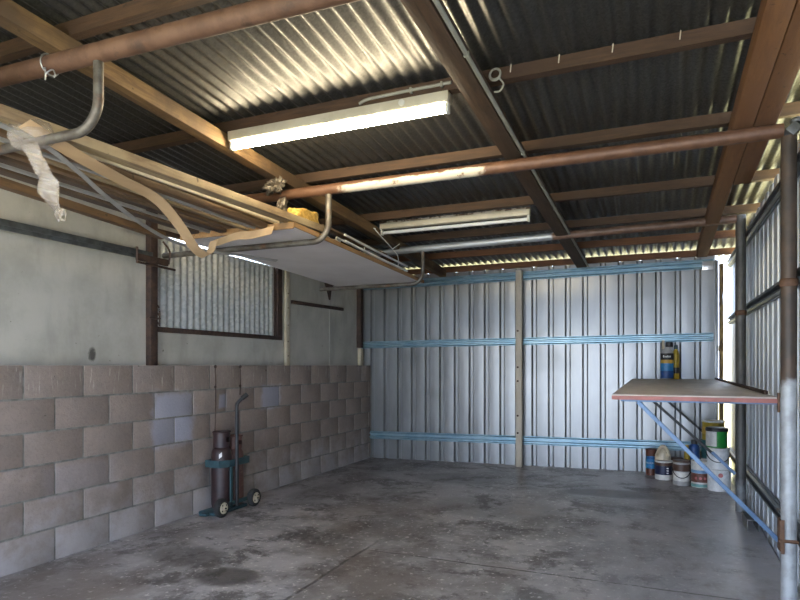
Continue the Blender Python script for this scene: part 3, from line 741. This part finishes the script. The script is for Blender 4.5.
# ================================================================ GAS BOTTLE TROLLEY
X0, Y0 = -3.28, 4.0
t = thing('bottle_trolley', (X0, Y0, 0), 'teal two-wheeled bottle trolley with a tall black handle at the block wall', 'trolley')
wx = -3.15
for yy in (3.80, 4.215):
    wl = MB(); wl.lathe([(.045, -.024), (.062, -.026), (.072, -.018), (.075, 0), (.072, .018), (.062, .026), (.045, .024)], (wx, yy, .075), 30, 'x')
    w = wl.build('wheel', 'tyre', t)
    h = MB(); h.lathe([(0, -.028), (.044, -.027), (.046, -.02), (.046, .02), (.044, .027), (.018, .031), (.016, .038), (0, .04)], (wx, yy, .075), 26, 'x'); h.build('hub', 'hub', w)
    for q in range(4):
        k = MB(); p = (yy+.031*math.cos(q*math.pi/2+.7), .075+.031*math.sin(q*math.pi/2+.7)); k.tube([(wx+.026, *p), (wx+.030, *p)], .007, 8); k.build('hub_bolt', 'black_steel', w)
    k = MB(); k.tube([(wx+.036, yy, .075), (wx+.046, yy, .075)], .008, 8); k.build('axle_end', 'black_steel', w)
m = MB(); m.bar((wx-.035, 3.835, .075), (wx-.035, 4.18, .075), .022, .03, bev=.003).tube([(wx-.04, 3.80, .075), (wx+.02, 3.80, .075)], .01, 8).tube([(wx-.04, 4.215, .075), (wx+.02, 4.215, .075)], .01, 8)
m.build('axle', 'teal', t)
m = MB(); m.box((X0-.09, 3.79, .006), (X0+.09, 4.18, .03), .003).box((X0-.05, 3.75, .006), (X0+.02, 3.79, .028), .003).build('foot_plate', 'teal', t)
zb = .372; m = MB(); zt_ = zb+.058
m.box((X0+.088, 3.94, zb), (X0+.094, 4.205, zt_), .002).box((X0-.085, 3.862, zb), (X0+.055, 3.867, zt_), .002).box((X0-.085, 4.20, zb), (X0+.09, 4.205, zt_), .002)
m.bar((X0+.053, 3.865, zb+.029), (X0+.092, 3.945, zb+.029), .005, .058)
m.box((X0-.088, 3.862, zb), (X0-.083, 4.205, zt_), .002).build('retaining_band', 'teal', t)
m = MB(); hx = X0+.112
m.tube(smooth_path([(hx, 4.012, .05), (hx, 4.012, .35), (hx, 4.012, .7), (hx, 4.012, .86), (hx+.008, 4.02, .895), (hx+.03, 4.035, .925), (hx+.058, 4.065, .958)], 5), .0145, 14); m.build('handle', 'black_steel', t)
m = MB(); m.tube([(hx+.032, 4.037, .928), (hx+.062, 4.069, .963)], .019, 14); m.build('grip', 'tyre', t)
m = MB(); m.bar((hx-.012, 3.955, .05), (hx-.012, 3.955, zb), .022, .012, (1, 0, 0)).bar((hx-.012, 4.04, .05), (hx-.012, 4.04, zb), .014, .012, (1, 0, 0)); m.build('upright', 'teal', t)
def bottle(y, r, hs, mt, label, collar_r, zt):
    g = thing('gas_cylinder', (X0, y, .031), label, 'gas cylinder', 'gas cylinders on the trolley')
    m = MB(); z0 = .031
    m.lathe([(r*.80, z0), (r*.9, z0+.004), (r*.985, z0+.03), (r, z0+.06), (r, z0+hs-.07), (r*.97, z0+hs-.035), (r*.82, z0+hs-.008), (r*.55, z0+hs+.012), (.03, z0+hs+.02)], (X0, y, 0), 36)
    m.build('body', mt, g)
    c = MB(); zc = z0+hs+.005; n = 40
    cr = collar_r
    rows = [[(X0+(cr+.004*(k == 3))*math.cos(2*math.pi*i/n), y+cr*math.sin(2*math.pi*i/n), zc+(zt-zc)*k/3) for i in range(n+1)] for k in range(4)]
    c.grid(rows)
    # cut the hand hole facing the room
    dele = [f for f in c.bm.faces if (lambda p: p.x > X0+cr*.7 and abs(p.z-(zc+zt)/2) < (zt-zc)*.25 and p.y-y > -.02)(f.calc_center_median())]
    bmesh.ops.delete(c.bm, geom=dele, context='FACES')
    bmesh.ops.solidify(c.bm, geom=list(c.bm.faces), thickness=.004)
    c.tube([(X0+(cr+.002)*math.cos(2*math.pi*i/24), y+(cr+.002)*math.sin(2*math.pi*i/24), zt) for i in range(25)], .006, 8, False)
    c.build('collar', mt, g)
    v = MB(); v.tube([(X0, y, z0+hs), (X0, y, zt-.03)], .017, 12).tube([(X0-.03, y, z0+hs+.06), (X0+.03, y, z0+hs+.06)], .012, 10).lathe([(0, 0), (.024, 0), (.026, .008), (.024, .016), (0, .016)], (X0, y, zt-.03), 14)
    v.build('valve', 'rail', g); return g
g1 = bottle(3.958, .081, .495, 'cyl_dark', 'taller dark maroon gas cylinder with a white tag, on the trolley', .068, .655)
m = MB(); rows = []
for k in range(5): rows.append([(X0+.083*math.cos(a), 3.958+.083*math.sin(a), .445+.009*k+.006*j) for j, a in enumerate((-1.12, -1.02, -.92, -.84))])
m.grid(rows, thick=.001); m.build('tag', 'offwhite', g1, 'white paper tag')
bottle(4.120, .077, .465, 'cyl_rust', 'shorter rust-red gas cylinder beside the dark one on the trolley', .064, .605)

# ================================================================ BENCH ON THE RIGHT
BZ = 1.035; BX0, BX1, BY0, BY1 = -.225, .585, 3.60, 6.95
t = thing('work_bench', (.2, 5.2, BZ), 'wall-hung plywood bench with a red front edge and blue steel struts', 'bench')
m = MB()
def tz(y): return BZ-.008+.02*(y-3.6)/3.35
pts0 = [(BX0, BY0), (BX1, BY0), (BX1, BY1), (BX0, BY1)]
m.bar(((BX0+BX1)/2, BY0, tz(BY0)), ((BX0+BX1)/2, BY1, tz(BY1)), BX1-BX0, .02, bev=.002); m.build('top', 'ply', t)
m = MB(); m.bar((BX0, BY0-.009, tz(BY0)-.008), (BX1, BY0-.009, tz(BY0)-.010), .016, .022, bev=.002); m.build('front_edge', 'red_paint', t, 'red painted front edge')
m = MB(); m.bar((BX1-.01, 3.9, tz(3.9)+.019), (BX1-.01, BY1, tz(BY1)+.019), .018, .018); m.build('upstand', 'dark_rust', t)
def strut(Y, mt, x0, z0, x1, z1, w):
    m = MB(); m.bar((x0-.09, Y, z0+.012), (BX1, Y, z0+.012), .03, .022, bev=.002)
    r = m.build('cross_rail', mt, t, 'blue steel rail' if mt == 'blue_steel' else 'black steel rail')
    m = MB(); m.bar((x0, Y, z0), (x1, Y, z1), w, w*.8, bev=.002); m.build('strut', mt, t, 'blue steel strut' if mt == 'blue_steel' else 'black steel strut')
a, b = atY(638, 402, 3.61), atY(782, 541, 3.61)
strut(3.61, 'blue_steel', a.x, tz(3.6)-.030, .588, b.z, .028)
strut(5.40, "black_steel", -.12, tz(5.4)-.034, .585, .345, .026)
strut(6.90, 'black_steel', -.08, tz(6.9)-.034, .58, .40, .026)
m = MB(); a2 = atY(712, 452, 5.37); b2_ = atY(735, 474, 5.37)
m.bar(a2, b2_, .028, .022); m.build('brace', 'blue_steel', t, 'blue steel brace')
m = MB(); m.box((.578, 3.575, .96), (.588, 3.60, 1.06), .003); m.build('bracket', 'rust_pipe', t, 'rusty bracket')

# bottles on the bench
zt = tz(6.85)+.012
c = atY(667, 378, 6.75)
t = thing('pesticide_bottle', (c.x, 6.75, zt), 'blue plastic bottle with black and gold label bands standing on the bench', 'bottle')
m = MB(); m.lathe([(.052, 0), (.060, .006), (.061, .09), (.061, .27), (.055, .295), (.034, .32), (.030, .335)], (c.x, 6.75, zt), 28, sx=1, sy=.7)
m.build('body', 'grey_tin', t)
m = MB(); m.lathe([(.0615, .20), (.0622, .201), (.0622, .265), (.0615, .266)], (c.x, 6.75, zt), 28, sx=1.0, sy=.71); b = m.build('label', 'blacklid', t, 'black label band')
m = MB()
for k, (dx, ww, hh) in enumerate(((-.032, .010, .022), (-.018, .009, .016), (-.006, .010, .016), (.007, .009, .020), (.02, .010, .016), (.033, .008, .016))):
    m.box((c.x+dx-ww/2, 6.75-.0455, zt+.224), (c.x+dx+ww/2-.002, 6.75-.041, zt+.224+hh))
m.build('lettering', 'milk', b)
m = MB(); m.lathe([(.0615, .165), (.062, .166), (.062, .199), (.0615, .2)], (c.x, 6.75, zt), 28, sx=1.0, sy=.71); m.build('label_band', 'gold', t, 'gold label band')
m = MB(); m.lathe([(.036, .332), (.036, .375), (.030, .382), (.0, .382)], (c.x+.02, 6.75, zt), 20); m.build('cap', 'blacklid', t)
m = MB(); m.lathe([(.0618, .085), (.0622, .086), (.0622, .163), (.0618, .164)], (c.x, 6.75, zt), 28, sx=1.0, sy=.705); m.build('label_panel', 'skyblue', t, 'sky blue label panel')
m = MB(); m.lathe([(.0618, .012), (.0622, .013), (.0622, .085), (.0618, .086)], (c.x, 6.75, zt), 28, sx=1.0, sy=.705); m.build('label_panel', 'blue_label', t, 'deep blue label panel')
m = MB(); m.tube([(c.x-.035, 6.74, zt+.31), (c.x-.035, 6.74, zt+.40)], .014, 10); m.build('spout', 'cream', t)
x2 = c.x+.085
t = thing('spray_bottle', (x2, 6.80, zt), 'slim yellow bottle with a dark cap behind the blue bottle on the bench', 'bottle')
m = MB(); m.lathe([(.030, 0), (.034, .005), (.034, .25), (.026, .285), (.014, .30), (.014, .315)], (x2, 6.80, zt), 22); m.build('body', 'yellow', t)
m = MB(); m.lathe([(.0345, .06), (.035, .061), (.035, .12), (.0345, .121)], (x2, 6.80, zt), 22); m.build('label', 'blacklid', t, 'black label band')
m = MB(); m.lathe([(.016, .31), (.018, .312), (.018, .345), (.012, .352), (0, .352)], (x2, 6.80, zt), 16); m.build('cap', 'teal', t)

# ================================================================ PAINT TINS IN THE CORNER
def tin(name, px, Y, z, r, h, bands, lid, label, cat, grp='tins and tubs under the bench', bail=None, x=None):
    """bands: list of (z0, z1, material, part name, label)"""
    c = atY(px, 470, Y); x = c.x if x is None else x
    z = floor_z(x, Y)+.002 if z is None else z
    t = thing(name, (x, Y, z), label, cat, grp)
    m = MB(); m.lathe([(r*.97, 0), (r, .003), (r, .008), (r*.985, .012), (r*.985, h-.014), (r, h-.010), (r, h-.003), (r*.97, h)], (x, Y, z), 32); m.build('body', bands[0][2], t)
    for b0, b1, mt, pn, lb in bands[1:]:
        m = MB(); m.lathe([(r*.984, b0), (r*1.002, b0+.001), (r*1.002, b1-.001), (r*.984, b1)], (x, Y, z), 32); m.build(pn, mt, t, lb)
    if lid:
        m = MB(); m.lathe([(r*1.01, h-.012), (r*1.02, h-.006), (r*1.02, h+.004), (r*.93, h+.006), (r*.90, h-.001), (0, h-.001)], (x, Y, z), 32); m.build('lid', lid, t)
    if bail:
        m = MB(); pts = [Vector((x+r*1.03*math.cos(a), Y-r*1.03*math.sin(a)*1.0, z+bail*(1-.55*math.sin(a)))) for a in [math.pi*k/16 for k in range(17)]]
        m.tube(pts, .004, 8); m.build('handle', 'black_steel', t)
    return t, x, z
tin('paint_tin', 651, 6.86, None, .052, .265, [(0, 0, 'rust_red'), (.07, .20, 'skyblue', 'label', 'sky blue label'), (.17, .195, 'blue_label', 'label_band', 'darker blue band'), (.12, .14, 'milk', 'label_stripe', 'white stripe')], 'rust_red', 'tall slim tin with blue label and rusty red ends, farthest from the bench post', 'tin')
t, x, z = tin('tub', 663.5, 6.66, None, .083, .185, [(0, 0, 'offwhite'), (.05, .14, 'navy', 'label', 'navy blue label'), (.14, .175, 'drip', 'drip_band', 'brown stained band')], 'offwhite', 'white tub with a navy label carrying the cream jug', 'tub')
for k in range(3):
    m = MB(); m.box((x+.028, 6.66-.0845, z+.066+.024*k), (x+.046, 6.66-.072, z+.076+.024*k)); m.build('label_mark', 'milk', t)
# cream jug lying on the tub
zj = z+.192
g = thing('plastic_jug', (x, 6.66, zj), 'dirty cream plastic jug with a moulded handle on top of the navy tub', 'jug')
m = MB(); m.lathe([(.070, 0), (.076, .006), (.074, .05), (.060, .085), (.045, .11), (.030, .125)], (x-.005, 6.66, zj), 26, sx=1.0, sy=.85); m.build('body', 'cream_lid', g)
m = MB(); m.tube(smooth_path([(x-.06, 6.62, zj+.05), (x-.045, 6.61, zj+.11), (x-.01, 6.61, zj+.145), (x+.03, 6.61, zj+.12), (x+.055, 6.615, zj+.05)]), .014, 10); m.build('handle', 'cream_lid', g)
m = MB(); m.lathe([(.024, .12), (.026, .122), (.026, .145), (.02, .15), (0, .15)], (x-.005, 6.67, zj), 18); m.build('cap', 'offwhite', g)
tin('paint_tin', 676.5, 6.75, None, .064, .205, [(0, 0, 'brown_tin'), (.06, .12, 'grey_tin', 'label', 'grey label')], 'brown_tin', 'small brown tin standing behind the tin with the wire handle', 'tin')
t, x, z = tin('paint_tin', 681.5, 6.42, None, .078, .232, [(0, 0, 'grey_tin'), (.04, .13, 'offwhite', 'label', 'white label'), (.135, .2, 'drip', 'drip_band', 'brown paint drips'), (.205, .221, 'grey_tin', 'rim', None)], 'drip', 'open grey paint tin with brown drips and a black wire handle', 'tin', bail=.16)
t, x, z = tin('paint_tin', 700.5, 6.37, None, .083, .245, [(0, 0, 'offwhite'), (.006, .035, 'aqua', 'base_band', 'aqua base band'), (.05, .135, 'label_brown', 'label', 'red-brown picture label'), (.136, .165, 'label_blue', 'label_band', 'pale blue band')], 'offwhite', 'white paint tin with a red-brown picture label and aqua base', 'tin')
for k, (dx, dz) in enumerate(((-.04, .09), (-.005, .09), (.03, .09), (.01, .2))):
    m = MB(); m.lathe([(0, 0), (.013, 0), (.013, -.012), (0, -.012)], (x+dx, 6.37-math.sqrt(.083**2-dx*dx)+.01, z+dz), 12, 'y'); m.build('label_picture', 'pale_red', t)
bx = atY(719, 470, 6.26).x
t, x, z1 = tin('bucket', 719, 6.26, None, .098, .192, [(0, 0, 'milk'), (.186, .196, 'offwhite', 'rim', None)], 'milk', 'white bucket with small red printing at the bottom of the stack by the post', 'bucket', x=bx)
for dx, rr in ((.005, .02), (-.05, .011)):
    m = MB(); m.lathe([(0, 0), (rr, 0), (rr, -.012), (0, -.012)], (x+dx, 6.26-math.sqrt(.098**2-dx*dx)+.01, z1+.15), 14, 'y'); m.build('print_mark', 'pale_red', t)
z2 = z1+.20
t, x, _ = tin('bucket', 718, 6.26, z2, .095, .190, [(0, 0, 'milk'), (.17, .186, 'offwhite', 'rim', None)], 'milk', 'plain white bucket stacked on the printed white bucket', 'bucket', bail=.15, x=bx-.008)
z3 = z2+.198
t, x, _ = tin('paint_tin', 717, 6.26, z3, .090, .168, [(0, 0, 'green')], 'blacklid', 'green and white tin with a black lid on top of the white buckets', 'tin', x=bx-.018)
m = MB(); rows = []; r = .0905
for k in range(2): rows.append([(x+r*math.cos(a), 6.26+r*math.sin(a), z3+.012+.14*k) for a in [math.radians(180+i*6) for i in range(15)]])
m.grid(rows, thick=.001); m.build('label', 'offwhite', t, 'white label half')
m = MB(); m.lathe([(.094, .148), (.096, .15), (.096, .172), (.088, .182), (.05, .184), (0, .184)], (x, 6.26, z3), 30); m.build('lid_skirt', 'blacklid', t)
# the stack behind
sx_ = atY(712, 470, 6.60).x
t, x, z1 = tin('bucket', 712, 6.60, None, .095, .24, [(0, 0, 'grey_tin')], 'offwhite', 'grey tub hidden mostly behind the white buckets', 'bucket', x=sx_)
t, x, z2 = tin('paint_tin', 712, 6.60, z1+.248, .095, .17, [(0, 0, 'teal_tin')], 'teal_tin', 'teal tin under the yellow tin behind the white buckets', 'tin', x=sx_)
t, x, z3 = tin('paint_tin', 712, 6.60, z2+.178, .100, .185, [(0, 0, 'yellow'), (.06, .13, 'gold', 'label', None)], 'offwhite', 'yellow tin on top of the stack behind the black-lidded tin', 'tin', x=sx_+.01)
cx = atY(692, 450, 6.62).x
t, x, z1 = tin('paint_tin', 692, 6.62, None, .075, .18, [(0, 0, 'brown_tin')], 'grey_tin', 'low brown tin under the dark blue bottle', 'tin', x=cx)
zq = z1+.188
g = thing('plastic_bottle', (cx+.02, 6.62, zq), 'dark blue bottle with a black cap standing behind the picture label tin', 'bottle', 'tins and tubs under the bench')
m = MB(); m.lathe([(.046, 0), (.050, .005), (.050, .15), (.04, .175), (.024, .19)], (cx+.02, 6.62, zq), 24); m.build('body', 'blue_label', g)
m = MB(); m.lathe([(.028, .188), (.030, .19), (.030, .225), (0, .228)], (cx+.02, 6.62, zq), 18); m.build('cap', 'blacklid', g)
g = thing('plastic_bottle', (cx-.055, 6.60, zq), 'small yellow bottle beside the dark blue one behind the paint tins', 'bottle', 'tins and tubs under the bench')
m = MB(); m.lathe([(.026, 0), (.028, .004), (.028, .09), (.014, .13), (.012, .155)], (cx-.045, 6.60, zq), 18); m.build('body', 'yellow', g)
m = MB(); m.lathe([(.014, .15), (.015, .152), (.015, .175), (0, .177)], (cx-.045, 6.60, zq), 14); m.build('cap', 'gold', g)

# steel offcut at the foot of the side wall, and a few chips on the slab
m = MB(); q = [(-.045, 0), (-.045, .08), (.03, .08), (.03, 0)]
m.grid([[(.645+dx, yy, .03+dz) for dx, dz in q] for yy in (5.12, 4.86)], thick=.006, smooth=False)
m.build('steel_offcut', 'rail', None, 'short grey steel channel offcut lying at the foot of the side wall', 'offcut')

t = thing('paling_fence', (1.5, 9.4, -.06), 'pale timber paling fence glimpsed through the gap in the back corner', 'fence')
m = MB()
for k in range(34): m.box((-1.6+.11*k, 9.4, -.06), (-1.6+.11*k+.1, 9.42, 1.75+random.uniform(-.02, .02)), .003)
m.build('palings', 'paling', t)
m = MB(); m.box((-1.6, 9.42, .25), (2.14, 9.46, .33)).box((-1.6, 9.42, 1.4), (2.14, 9.46, 1.48)); m.build('rail', 'paling', t)
# ================================================================ WORLD, SUN, CAMERA
W = bpy.data.worlds.new('sky'); SC.world = W; W.use_nodes = True
bg = W.node_tree.nodes['Background']; bg.inputs[0].default_value = (.66, .79, 1.0, 1); bg.inputs[1].default_value = 3.5
L = bpy.data.lights.new('sun', 'SUN'); L.energy = 24.0; L.angle = .01; L.color = (1, .95, .82)
so = bpy.data.objects.new('sun', L); COL.objects.link(so); so['kind'] = 'helper'
d = Vector((-1, -.02, -1.15)); so.rotation_euler = d.to_track_quat('-Z', 'Y').to_euler(); so.location = (8, 3, 9)

cd = bpy.data.cameras.new('camera'); co = bpy.data.objects.new('camera', cd); COL.objects.link(co)
cd.sensor_width = 36; cd.sensor_fit = 'HORIZONTAL'; cd.lens = F*36/800; cd.shift_y = (HOR-300)/800
cd.clip_start = .05
co.location = (0, 0, CZ); co.rotation_euler = (math.pi/2, 0, TH); SC.camera = co
for o in bpy.data.objects:
    if '_w' in o.keys(): del o['_w']
v = SC.view_settings; v.view_transform = 'Standard'; v.look = 'None'; v.gamma = 1; v.use_curve_mapping = False; v.exposure = 1.65
SC.cycles.max_bounces = 10; SC.cycles.diffuse_bounces = 6
